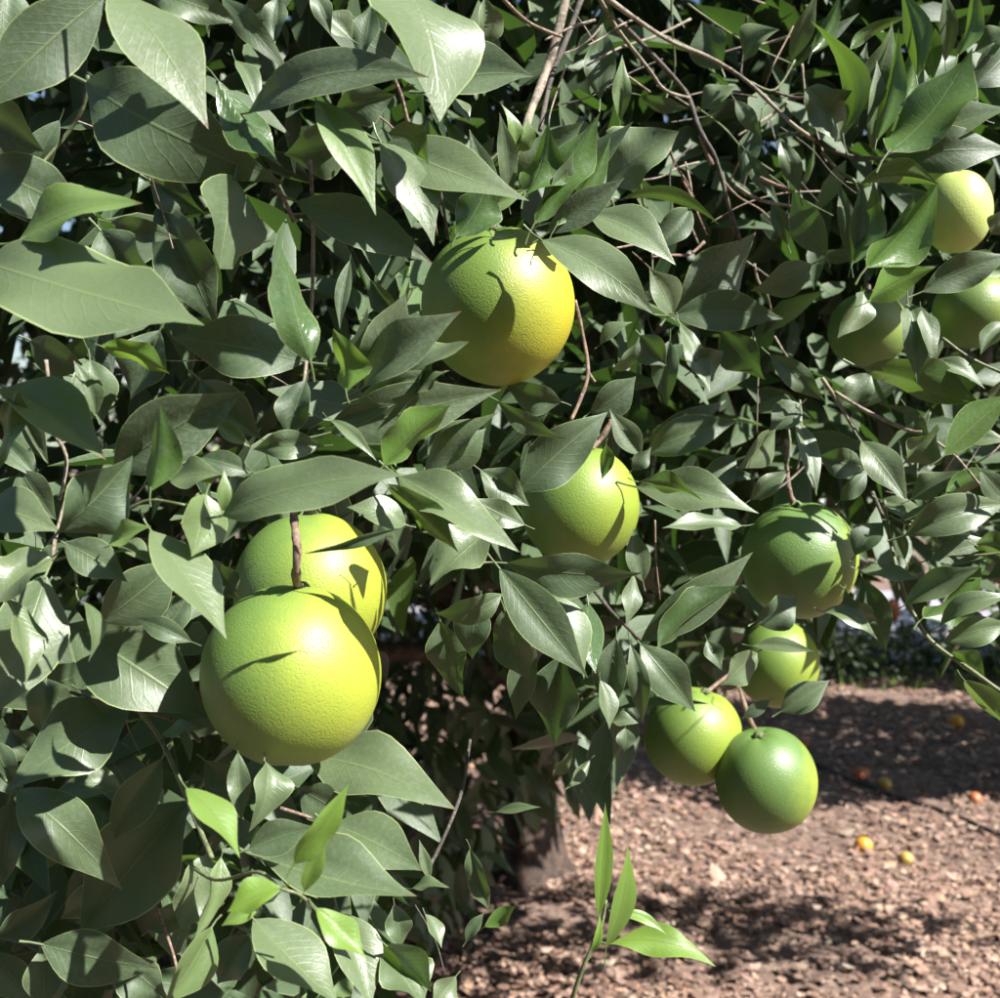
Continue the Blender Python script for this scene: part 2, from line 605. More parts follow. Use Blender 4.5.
link('trunk', trunk_mesh(), tree)
for (q, r0, r1) in (
        (((0.0, 0, 0.75), (0.05, -0.35, 1.15), (0.02, -1.0, 1.55), (-0.05, -1.75, 1.85)), 0.06, 0.014),
        (((-0.02, 0, 0.72), (-0.5, -0.5, 1.05), (-0.9, -1.3, 1.3), (-1.0, -2.1, 1.45)), 0.055, 0.012),
        (((0.0, 0, 0.8), (0.25, -0.5, 1.3), (0.30, -1.2, 1.75), (0.35, -1.9, 2.0)), 0.05, 0.012),
        (((-0.03, 0, 0.8), (-0.4, 0.3, 1.5), (-0.9, 0.3, 2.1), (-1.3, 0.1, 2.5)), 0.06, 0.015),
        (((0.02, 0, 0.8), (0.3, 0.3, 1.5), (0.5, 0.5, 2.2)), 0.05, 0.012),
        (((0.02, 0, 0.8), (0.6, -0.5, 1.3), (1.2, -0.9, 1.55), (2.1, -1.05, 1.55)), 0.04, 0.008),
        (((-0.05, 0, 0.6), (-0.35, -0.6, 0.8), (-0.7, -1.4, 0.85), (-0.75, -2.3, 0.75)), 0.035, 0.008)):
    tube('limb', [TB + Vector(p) for p in q], r0, r1, M_BARK, tree, 9)

# ---- leaves one can pick out: base x, y, tip x, y, visible width (photo px), layer, look
# looks: L sunlit upper face, M upper face, S shaded upper face, U underside with light behind, W pale lit underside, Y young
LEAVES = [
    # upper left
    (104, -4, -22, 112, 74, 0, 'M', dict(f=.2)), (112, -12, 212, 113, 62, -.6, 'L', dict(br=1, f=.15)),
    (85, 82, 262, 171, 104, .5, 'M', dict(f=.2, r=2)), (216, 78, 281, 176, 42, .2, 'W', {}),
    (150, -6, 239, 22, 40, 0, 'M', {}), (222, -2, 286, 70, 28, 0, 'M', {}), (8, -22, 2, 78, 52, 0, 'M', {}),
    (-22, 112, 42, 152, 70, 1.8, 'S', {}), (-12, 165, 92, 214, 66, .8, 'M', {}),
    (18, 241, 134, 196, 40, -.4, 'L', dict(y=.45, c=.06, f=.5)), (-18, 262, 203, 322, 108, -.6, 'L', dict(br=.9, f=.18)),
    (234, 176, 222, 268, 66, .3, 'L', dict(bl=.55, f=.4)), (110, 222, 176, 240, 26, 2.2, 'S', {}),
    (100, 230, 160, 302, 60, 1.8, 'S', {}), (60, 120, 30, 190, 30, 2.0, 'S', {}), (150, 180, 205, 215, 34, 2.5, 'S', {}),
    (160, 200, 215, 330, 60, 2.6, 'S', {}), (240, 20, 300, -12, 30, 1.5, 'M', {}), (235, 60, 262, 110, 18, 1.2, 'L', {}),
    # upper middle
    (248, 113, 426, 74, 50, -.4, 'L', dict(c=.07, d=1, r=18)), (398, -22, 446, 114, 86, -.8, 'L', dict(br=1, r=34, f=.12)),
    (428, 92, 532, 74, 60, .2, 'L', dict(r=25)), (316, 100, 377, 208, 44, -.5, 'L', dict(y=.25, f=.7, r=10)),
    (380, 142, 438, 238, 46, 0, 'L', dict(f=.5)), (388, 133, 432, 157, 58, -.5, 'U', {}),
    (384, 143, 528, 196, 56, -.2, 'L', dict(c=-.06, f=.4, r=18)), (295, 201, 432, 261, 52, .3, 'M', dict(f=.4, r=12)),
    (456, 236, 491, 178, 46, .3, 'U', dict(y=0)), (452, 48, 446, 4, 16, 1, 'M', {}), (480, 46, 485, -4, 34, 1, 'L', {}),
    (352, 140, 284, 156, 52, 1.2, 'S', {}), (335, 110, 396, 95, 42, 1.8, 'S', {}), (275, 42, 278, -8, 26, 1.4, 'S', {}),
    (312, -8, 331, 34, 22, 1, 'M', {}), (352, 40, 318, 11, 26, 1.2, 'L', {}), 
    (452, 98, 470, 120, 14, .5, 'L', {}), (470, 205, 500, 165, 30, 1.0, 'M', {}), (470, 215, 528, 188, 20, .4, 'Y', dict(y=.3)),
    (330, 60, 300, 90, 30, 2.5, 'S', {}), (362, 60, 372, 0, 26, 2.4, 'S', {}),
    # around the top orange
    (524, 196, 552, 128, 36, .1, 'U', dict(y=.15)), (520, 190, 582, 119, 40, .5, 'L', dict(r=15)),
    (534, 224, 603, 116, 40, -.2, 'U', dict(y=.12)), (545, 218, 629, 119, 44, .2, 'L', dict(r=22)),
    (546, 234, 625, 177, 34, -.5, 'M', dict(d=1)), (620, 122, 623, 54, 19, .8, 'M', dict(y=.2)),
    (606, 184, 678, 130, 62, .8, 'L', dict(r=28)), (620, 200, 716, 214, 15, .4, 'U', dict(c=.1)),
    (588, 214, 676, 258, 40, .5, 'L', dict(r=26)), (541, 240, 656, 313, 48, -1.2, 'L', dict(f=.45, r=22)),
    (600, 100, 601, 20, 32, 2.2, 'S', {}), (516, 152, 508, 104, 14, .6, 'L', dict(y=.4)), (518, 152, 531, 120, 18, .6, 'L', dict(y=.3)),
    (690, 208, 654, 252, 32, .3, 'M', {}), (672, 312, 757, 232, 56, 1.6, 'S', dict(d=1)), (672, 316, 784, 318, 44, 1.2, 'M', dict(c=.05)),
    (673, 314, 650, 268, 32, .2, 'L', {}), (490, 232, 470, 190, 26, .9, 'M', {}),
    (700, 110, 735, 84, 22, 1.2, 'L', {}), (735, 100, 762, 140, 18, 1.2, 'M', {}), (640, 95, 690, 110, 16, 1.5, 'S', {}),
    (745, 60, 778, 28, 30, .6, 'L', dict(c=.15, br=.9)), (722, 70, 700, 20, 40, 1.6, 'S', {}),
    (745, 150, 780, 205, 18, 1.5, 'M', {}), (780, 140, 800, 195, 22, 1.2, 'M', {}), (760, 120, 740, 185, 20, 1.8, 'S', {}),
    # upper right
    (790, 62, 819, -12, 21, .2, 'L', dict(r=10)), (812, 52, 842, -8, 18, .4, 'U', {}), (843, 136, 834, 28, 27, -.2, 'U', dict(y=.2, c=.08)),
    (860, 112, 893, 22, 36, .1, 'L', dict(r=15)), (856, 117, 868, 40, 20, .3, 'M', {}), (876, 142, 905, 33, 23, -.2, 'U', dict(y=.2)),
    (888, 152, 973, 50, 64, -.6, 'U', dict(y=.12, f=.12)), (898, 147, 1014, 102, 42, -.1, 'L', dict(r=24)),
    (890, 157, 1014, 150, 48, -.2, 'M', dict(r=6)), (916, 78, 903, -14, 26, .1, 'U', dict(y=.2)), (932, 82, 918, 4, 22, .3, 'U', dict(y=.1)),
    (945, 62, 944, -14, 19, .4, 'L', dict(r=12)), (957, 57, 977, -14, 19, .2, 'U', dict(y=.2)), (974, 52, 1016, 28, 30, .3, 'L', {}),
    (972, 88, 1016, 44, 44, .5, 'S', {}), (842, 141, 806, 88, 44, .2, 'L', dict(bl=.6)), (860, 184, 940, 186, 26, -.6, 'U', dict(c=.12, y=.2)),
    (866, 268, 940, 187, 46, -.7, 'U', dict(y=.25)), (852, 264, 884, 192, 26, -.3, 'U', dict(y=.05)), (826, 256, 791, 188, 36, .2, 'S', {}),
    (851, 264, 838, 178, 18, .2, 'M', {}), (868, 302, 932, 267, 32, -.8, 'U', dict(y=.45)), (922, 292, 1014, 254, 38, -.4, 'M', dict(f=.5)),
    (863, 292, 841, 338, 25, -.2, 'L', {}), (908, 303, 922, 378, 32, -.6, 'L', dict(r=10)), (921, 310, 934, 357, 21, -.7, 'L', dict(bl=.5)),
    (863, 368, 982, 399, 42, -.2, 'U', dict(y=.1)), (935, 360, 987, 386, 18, .1, 'L', {}), (1010, 325, 980, 352, 20, .3, 'L', {}),
    (800, 60, 860, 12, 14, .8, 'M', {}), (850, 50, 902, 12, 14, .5, 'U', {}), (985, 120, 940, 92, 20, .6, 'L', {}),
    (788, 245, 770, 195, 18, 1.4, 'M', {}), (990, 235, 1014, 200, 24, .2, 'L', {}), (955, 262, 1014, 275, 26, .6, 'L', dict(y=.3)),
    # fans of upright leaves
    (498, 205, 470, 128, 24, .6, 'M', dict(f=.5)), (508, 200, 500, 112, 22, .7, 'L', dict(r=8)), (540, 215, 575, 150, 24, .0, 'L', dict(r=14)),
    (556, 226, 612, 140, 26, -.3, 'U', dict(y=.1)), (872, 150, 880, 60, 22, .0, 'L', dict(r=10)), (884, 150, 930, 20, 26, .1, 'U', dict(y=.2)),
    (896, 150, 990, 62, 26, .2, 'L', dict(r=16)), (880, 262, 915, 196, 26, -.5, 'U', dict(y=.2)), (858, 258, 862, 180, 20, -.2, 'M', {}),
    # left, second band
    (100, 346, 171, 372, 27, 0, 'U', dict(y=.5)), (90, 360, 102, 424, 46, .4, 'M', {}), (4, 388, 106, 458, 52, -.2, 'L', dict(y=.1, br=1)),
    (96, 416, 74, 360, 26, .2, 'M', {}), (18, 389, -3, 478, 26, -.4, 'U', {}), (114, 472, 247, 391, 72, .3, 'M', dict(d=1, r=4)),
    (150, 492, 162, 405, 36, -.4, 'U', dict(y=.12)), (58, 532, 134, 457, 62, -.2, 'S', {}), (306, 362, 170, 337, 66, .9, 'M', {}),
    (170, 480, 219, 472, 29, -.1, 'L', {}), (252, 472, 190, 453, 26, .3, 'M', {}), (216, 421, 251, 446, 19, .4, 'M', dict(y=.2)),
    (222, 512, 225, 470, 15, -.6, 'Y', dict(y=.3)), (206, 494, 192, 557, 52, -.5, 'L', dict(y=.2, br=1)), (15, 400, 48, 464, 32, 1.1, 'S', {}),
    (160, 330, 130, 400, 50, 2.3, 'S', {}), (30, 340, 90, 370, 40, 2.2, 'S', {}), (0, 440, 40, 480, 30, 1.5, 'M', {}),
    (200, 380, 260, 440, 46, 2.0, 'S', {}), (20, 470, 55, 520, 40, 1.4, 'S', {}),
    # centre left
    (311, 363, 279, 245, 52, -.3, 'W', dict(tw=1.2, wv=.3)), (362, 376, 409, 296, 49, -.1, 'L', dict(d=1, r=20)),
    (364, 387, 458, 309, 46, -.4, 'L', dict(d=1, r=26)), (398, 382, 465, 338, 36, 0, 'L', dict(d=1)), (346, 393, 338, 329, 31, -.4, 'U', dict(y=.4)),
    (358, 399, 448, 371, 24, .2, 'M', dict(d=1)), (414, 396, 447, 371, 15, -.1, 'L', {}), (330, 433, 499, 388, 62, .2, 'M', dict(d=.8, r=8)),
    (384, 466, 447, 402, 42, -.6, 'U', dict(y=.3)), (424, 473, 493, 411, 34, 0, 'L', dict(d=1, r=14)), (222, 516, 403, 472, 62, -.9, 'L', dict(f=.3, r=16)),
    (398, 476, 519, 546, 50, -.6, 'L', dict(f=.5, r=18, br=.9)), (385, 484, 459, 553, 28, -.5, 'U', dict(y=.1)),
    (448, 472, 486, 428, 36, .7, 'M', {}), (306, 380, 288, 442, 36, .6, 'S', {}), (322, 446, 251, 449, 32, .3, 'M', {}),
    (330, 420, 377, 456, 13, -.2, 'L', {}), (330, 426, 396, 404, 22, .2, 'M', {}), (497, 400, 567, 441, 20, -.5, 'S', dict(c=-.03)),
    (350, 260, 340, 330, 16, 1.6, 'M', {}), (370, 280, 395, 320, 24, 2.2, 'S', {}),
    (400, 528, 303, 558, 11, -.7, 'S', {}), (406, 525, 351, 503, 34, .4, 'L', {}), (492, 528, 427, 584, 46, -.1, 'L', dict(r=24)),
    (502, 594, 436, 618, 32, .9, 'S', {}), (480, 470, 530, 505, 36, .9, 'M', {}),
    (525, 525, 470, 497, 28, .7, 'M', {}), (470, 540, 440, 500, 34, 1.5, 'S', {}),
    # around the middle orange
    (518, 492, 610, 413, 56, .3, 'S', {}), (590, 412, 637, 377, 36, .9, 'S', {}), (670, 340, 666, 406, 29, 1.5, 'S', {}),
    (640, 335, 666, 366, 40, 1.8, 'S', {}), (680, 325, 710, 393, 23, 1.0, 'L', {}), (646, 442, 727, 399, 27, 2.0, 'M', {}),
    (645, 454, 739, 420, 40, 1.6, 'M', {}), (641, 456, 611, 409, 27, .4, 'M', {}), (636, 487, 757, 508, 44, -.2, 'L', dict(r=10)),
    (638, 482, 702, 496, 18, -.4, 'U', dict(c=.06)), (742, 526, 664, 524, 20, .2, 'L', {}), (600, 345, 627, 318, 15, .9, 'L', {}),
    (614, 371, 636, 344, 16, .9, 'L', {}), (562, 402, 504, 384, 32, 1.0, 'S', {}), (606, 444, 603, 480, 15, .2, 'U', dict(y=.2)),
    (632, 470, 652, 448, 18, -.2, 'M', {}), (690, 372, 725, 352, 34, .9, 'S', {}), (720, 330, 765, 380, 40, 1.5, 'S', {}),
    (812, 264, 751, 291, 36, .4, 'S', {}), (770, 355, 826, 402, 27, .1, 'M', {}), (871, 374, 841, 406, 32, .4, 'M', {}),
    (796, 419, 821, 492, 20, 0, 'L', {}), (861, 441, 906, 499, 36, -.7, 'L', dict(r=6, bl=.4)), (904, 463, 938, 424, 37, -.4, 'L', dict(y=.1, bl=.4)),
    (944, 456, 1012, 393, 36, -.2, 'U', dict(y=.15)), (801, 404, 769, 431, 32, .3, 'M', {}), (820, 456, 870, 468, 32, .7, 'M', {}),
    (735, 455, 700, 500, 30, 1.2, 'M', {}), (775, 430, 740, 470, 26, .9, 'L', {}), (750, 500, 790, 470, 22, .9, 'M', {}),
    (980, 470, 1012, 505, 26, .2, 'M', {}), (910, 500, 960, 470, 24, .5, 'L', {}), (945, 495, 1000, 470, 24, .3, 'U', {}), (960, 440, 1010, 440, 18, .4, 'L', {}),
    (985, 410, 1014, 360, 18, .3, 'L', {}), (905, 405, 930, 440, 18, .5, 'M', {}),
    # left, third band
    (-16, 508, 56, 527, 52, .5, 'L', dict(r=10)), (64, 543, 126, 581, 42, -.2, 'M', {}), (53, 557, -14, 604, 42, -.2, 'L', dict(br=1)),
    (46, 574, -12, 722, 76, .2, 'L', dict(r=12)), (4, 598, 32, 682, 27, -.5, 'L', dict(br=1, r=38)), (100, 622, 181, 559, 60, .8, 'S', {}),
    (150, 530, 229, 635, 48, -.7, 'L', dict(br=1, r=28)), (68, 624, 208, 717, 92, .5, 'M', dict(r=-4)), (192, 642, 132, 616, 24, .2, 'M', {}),
    (78, 600, 101, 653, 18, -.7, 'L', dict(r=45)), (46, 678, 50, 739, 50, .9, 'M', {}),
    (133, 704, 4, 788, 72, -.2, 'L', dict(f=.3, r=8)), (110, 546, 151, 526, 20, -.4, 'L', dict(y=.4)), (120, 546, 151, 563, 20, -.3, 'L', {}),
    (160, 736, 203, 728, 13, .1, 'L', {}), (10, 730, 40, 760, 40, 1.8, 'S', {}), (160, 640, 190, 590, 40, 1.6, 'S', {}),
    (210, 560, 240, 600, 40, 1.8, 'S', {}), (80, 690, 130, 720, 20, 1.2, 'M', {}),
    # below the middle orange
    (505, 563, 643, 578, 44, -.1, 'S', dict(c=-.03)), (499, 568, 588, 678, 52, -.3, 'M', dict(f=.6, r=0)), (544, 594, 588, 676, 46, .1, 'L', {}),
    (588, 602, 592, 674, 36, .4, 'W', {}), (643, 582, 634, 528, 26, .8, 'M', {}), (633, 574, 627, 627, 18, .6, 'L', {}),
    (640, 642, 753, 552, 44, -.1, 'M', dict(r=0)), (658, 647, 738, 584, 36, -.4, 'U', dict(y=0)), (640, 644, 697, 712, 43, -.2, 'M', {}),
    (630, 644, 644, 727, 23, .3, 'M', {}), (616, 638, 611, 717, 36, .6, 'S', {}), (600, 680, 611, 729, 20, .6, 'L', {}),
    (611, 722, 638, 722, 13, .4, 'L', {}), (625, 728, 625, 752, 20, .6, 'M', {}), (707, 640, 722, 670, 20, .3, 'M', {}),
    (757, 653, 722, 686, 30, .6, 'L', {}), (562, 654, 554, 747, 52, 1.4, 'S', {}), (504, 608, 527, 682, 42, 1.2, 'S', {}),
    (535, 640, 515, 720, 30, 1.6, 'S', {}), (480, 600, 470, 660, 40, 1.8, 'S', {}), (440, 620, 460, 700, 40, 2.4, 'S', {}),
    (590, 760, 566, 792, 12, 1.8, 'L', {}), (552, 776, 574, 748, 12, 2.2, 'L', {}), (496, 812, 540, 806, 10, 2.0, 'L', {}), 
    # right, below
    (755, 622, 802, 599, 36, .5, 'S', {}), (752, 646, 814, 650, 15, .3, 'L', {}), (823, 612, 879, 630, 19, .1, 'L', {}),
    (845, 590, 877, 628, 26, .3, 'S', {}), (860, 570, 917, 580, 20, .2, 'L', {}), (862, 578, 886, 652, 36, .6, 'M', {}),
    (904, 606, 976, 564, 28, -.2, 'L', dict(bl=.3)), (922, 618, 982, 564, 36, .1, 'U', {}), (940, 626, 1010, 588, 22, -.2, 'L', {}),
    (944, 641, 1014, 624, 32, -.1, 'M', dict(y=.1)), (954, 650, 986, 676, 20, .1, 'U', {}), (964, 680, 1010, 728, 24, -.1, 'U', dict(y=.15)),
    (904, 536, 1014, 498, 42, .2, 'M', {}), (898, 520, 1002, 508, 20, .4, 'L', {}), (855, 556, 882, 518, 30, .5, 'S', {}),
    (780, 712, 830, 680, 32, 1.4, 'M', {}), (930, 560, 1000, 540, 30, .3, 'M', {}), (880, 500, 930, 520, 22, .6, 'L', {}), (975, 545, 1014, 560, 26, .2, 'U', {}),
    (840, 500, 870, 470, 20, .8, 'M', {}), (905, 560, 890, 520, 18, .7, 'M', {}), (770, 700, 740, 720, 14, 1.0, 'S', {}),
    (722, 690, 742, 668, 14, .7, 'L', {}), (700, 470, 760, 478, 18, 1.5, 'M', {}),
    # bottom left
    (16, 790, 118, 886, 62, -.1, 'M', dict(r=0)), (10, 800, -2, 890, 42, .3, 'S', {}), (190, 800, 78, 937, 96, .4, 'M', dict(r=-6)),
    (162, 758, 106, 848, 44, .1, 'M', {}), (206, 854, 180, 933, 48, -.4, 'L', dict(f=.5, r=12)), (221, 857, 197, 938, 23, -.5, 'L', dict(y=.15, br=1)),
    (212, 926, 164, 1006, 40, -.7, 'L', dict(y=.2)), (40, 944, 157, 971, 56, .2, 'S', {}), (40, 950, 44, 1012, 40, .4, 'M', {}),
    (-4, 938, 57, 894, 32, 1.0, 'S', {}), (186, 788, 243, 853, 32, -1.4, 'L', dict(y=.7)), (122, 924, 74, 938, 22, .6, 'L', {}),
    (122, 790, 54, 786, 32, .8, 'L', {}), (238, 752, 242, 822, 24, .4, 'M', {}), (264, 760, 264, 828, 32, .3, 'L', {}),
    (250, 935, 215, 985, 44, 1.2, 'S', {}), (120, 880, 60, 920, 40, 1.5, 'S', {}), (-6, 950, 36, 1005, 36, 1.2, 'S', {}), (110, 950, 170, 1004, 40, 1.0, 'S', {}),
    (205, 760, 250, 800, 34, 1.6, 'S', {}), (-6, 740, 20, 800, 36, 1.5, 'S', {}), (150, 930, 200, 900, 30, 1.6, 'S', {}),
    # bottom centre
    (304, 756, 454, 801, 62, 1.1, 'L', dict(f=.3, r=22)), (330, 824, 423, 870, 56, .4, 'L', dict(f=.4, r=14)), (262, 858, 417, 894, 60, .2, 'L', dict(r=26)),
    (248, 850, 316, 827, 37, .4, 'M', {}), (253, 919, 343, 1002, 60, -.2, 'L', dict(r=20)), (338, 912, 372, 1008, 52, .4, 'L', dict(r=8)),
    (384, 944, 433, 987, 34, .1, 'U', dict(y=.2)), (380, 948, 427, 1010, 46, .2, 'L', {}), (456, 976, 432, 1012, 26, .2, 'L', {}),
    (411, 889, 449, 886, 11, .5, 'L', {}), (470, 848, 489, 912, 22, 2.0, 'S', {}),
    (484, 927, 517, 906, 18, 2.0, 'W', dict(y=.3)), (466, 942, 484, 912, 14, 2.0, 'S', {}), (425, 914, 443, 947, 15, 1.2, 'L', {}),
    (394, 904, 401, 948, 27, .9, 'M', {}), (300, 790, 345, 815, 40, 1.4, 'S', {}), (430, 880, 420, 840, 12, 1.8, 'M', {}),
]

LOOK = {'L': (42, .45, .72), 'M': (6, .15, .38), 'S': (-22, 0.0, .22), 'U': (-40, -.2, .5), 'W': (24, .2, 1.0), 'Y': (18, .2, .8)}


def hero(spec, parent=tree, name='leaf'):
    bx, by, tx, ty, wpx, k, code, o = spec
    roll, tz, br = LOOK[code]
    roll = o['r'] + (14 if code == 'L' else 0) if 'r' in o else roll + random.uniform(-9, 9)
    tz = o.get('t', tz + random.uniform(-.12, .12))
    d = D((bx + tx) / 2, (by + ty) / 2) + k * 0.045
    plen = math.hypot(tx - bx, ty - by) * d / F
    B = P(bx, by, d + tz * plen * 0.5)
    T = P(tx, ty, d - tz * plen * 0.5)
    a = T - B
    L = a.length
    a.normalize()
    vcam = (CAM - (B + T) / 2).normalized()
    n0 = (vcam - a * vcam.dot(a)).normalized()
    s = a.cross(n0)
    if s.dot(SUN) < 0: s = -s
    rr = R(roll)
    nvis = n0 * math.cos(rr) + s * math.sin(rr)
    upper = -nvis if code in 'UW' else nvis
    fold = o.get('f', random.uniform(.35, .95))
    W = wpx * d / F / max(0.6, math.cos(rr)) * (1.0 if 'br' in o else 0.95)
    W = min(W, L * 0.85)
    cv = o.get('c', random.uniform(-.035, .035))
    if 'c' in o:                                   # bend given towards the top of the picture
        sd = upper.cross(a)
        if sd.z < 0: cv = -cv
    tint = (min(1, max(0, o.get('br', br + random.uniform(-.22, .22)))),
            o.get('y', {'Y': .8, 'U': .12}.get(code, 0.0)) + (.08 if code == 'U' else 0), o.get('d', random.uniform(.15, .6)))
    curl = random.random() < .13
    return blade(name, B, a, upper, L, W, fold, o.get('a', random.uniform(0, .09) + (.08 if curl else 0)), cv,
                 o.get('dr', random.uniform(.14, .34) if curl else random.uniform(0, .10)), o.get('tw', random.uniform(-.6, .6)), o.get('wv', random.choice((random.uniform(.03, .2), random.uniform(.2, .45)))),
                 tint, parent, phase=random.uniform(0, 6), blunt=o.get('bl', 0.0))


for sp_ in LEAVES:
    hero(sp_)
print('picked-out leaves', len(LEAVES))

# ---- young shoots
def PD(px, py, k=0.0):
    return P(px, py, D(px, py) + k * 0.045)


sh = tube('shoot', [P(520, 1090, .62), P(560, 1030, .61), P(582, 970, .60), P(600, 930, .60), P(606, 900, .60)], .0016, .0009, M_TWIG_GREEN, tree, 6, .05)
for sp_ in ((598, 918, 606, 803, 19, .9, 'Y', dict(y=1, r=20, f=.5, tw=0, dr=.02, wv=.05)), (606, 948, 629, 846, 22, 1.2, 'Y', dict(y=.8, r=40, br=1, tw=0, dr=.02, wv=.05, f=.3)),
            (591, 952, 602, 918, 9, .9, 'Y', dict(y=.9)), (610, 944, 717, 963, 30, .7, 'Y', dict(y=1, c=.08, r=24, f=.3)), (616, 914, 667, 934, 12, .9, 'Y', dict(y=.9, c=.12))):
    hero(sp_, sh)
sh = tube('shoot', [PD(186, 862, -.4), PD(216, 880, -.5), PD(258, 872, -.6), PD(280, 888, -.7), PD(300, 895, -.7), PD(318, 912, -.7)], .0008, .0006, M_TWIG_GREEN, tree, 6, .05)
for sp_ in ((294, 864, 350, 787, 30, -1.2, 'Y', dict(y=.9, r=28)), (304, 892, 327, 839, 20, -1.1, 'Y', dict(y=.75)), (316, 908, 368, 959, 32, -1.0, 'Y', dict(y=.85, r=26)),
            (281, 888, 226, 910, 32, -1.2, 'Y', dict(y=1, br=1, r=30)), (262, 904, 221, 926, 19, -.7, 'Y', dict(y=.7, r=0))):
    hero(sp_, sh)

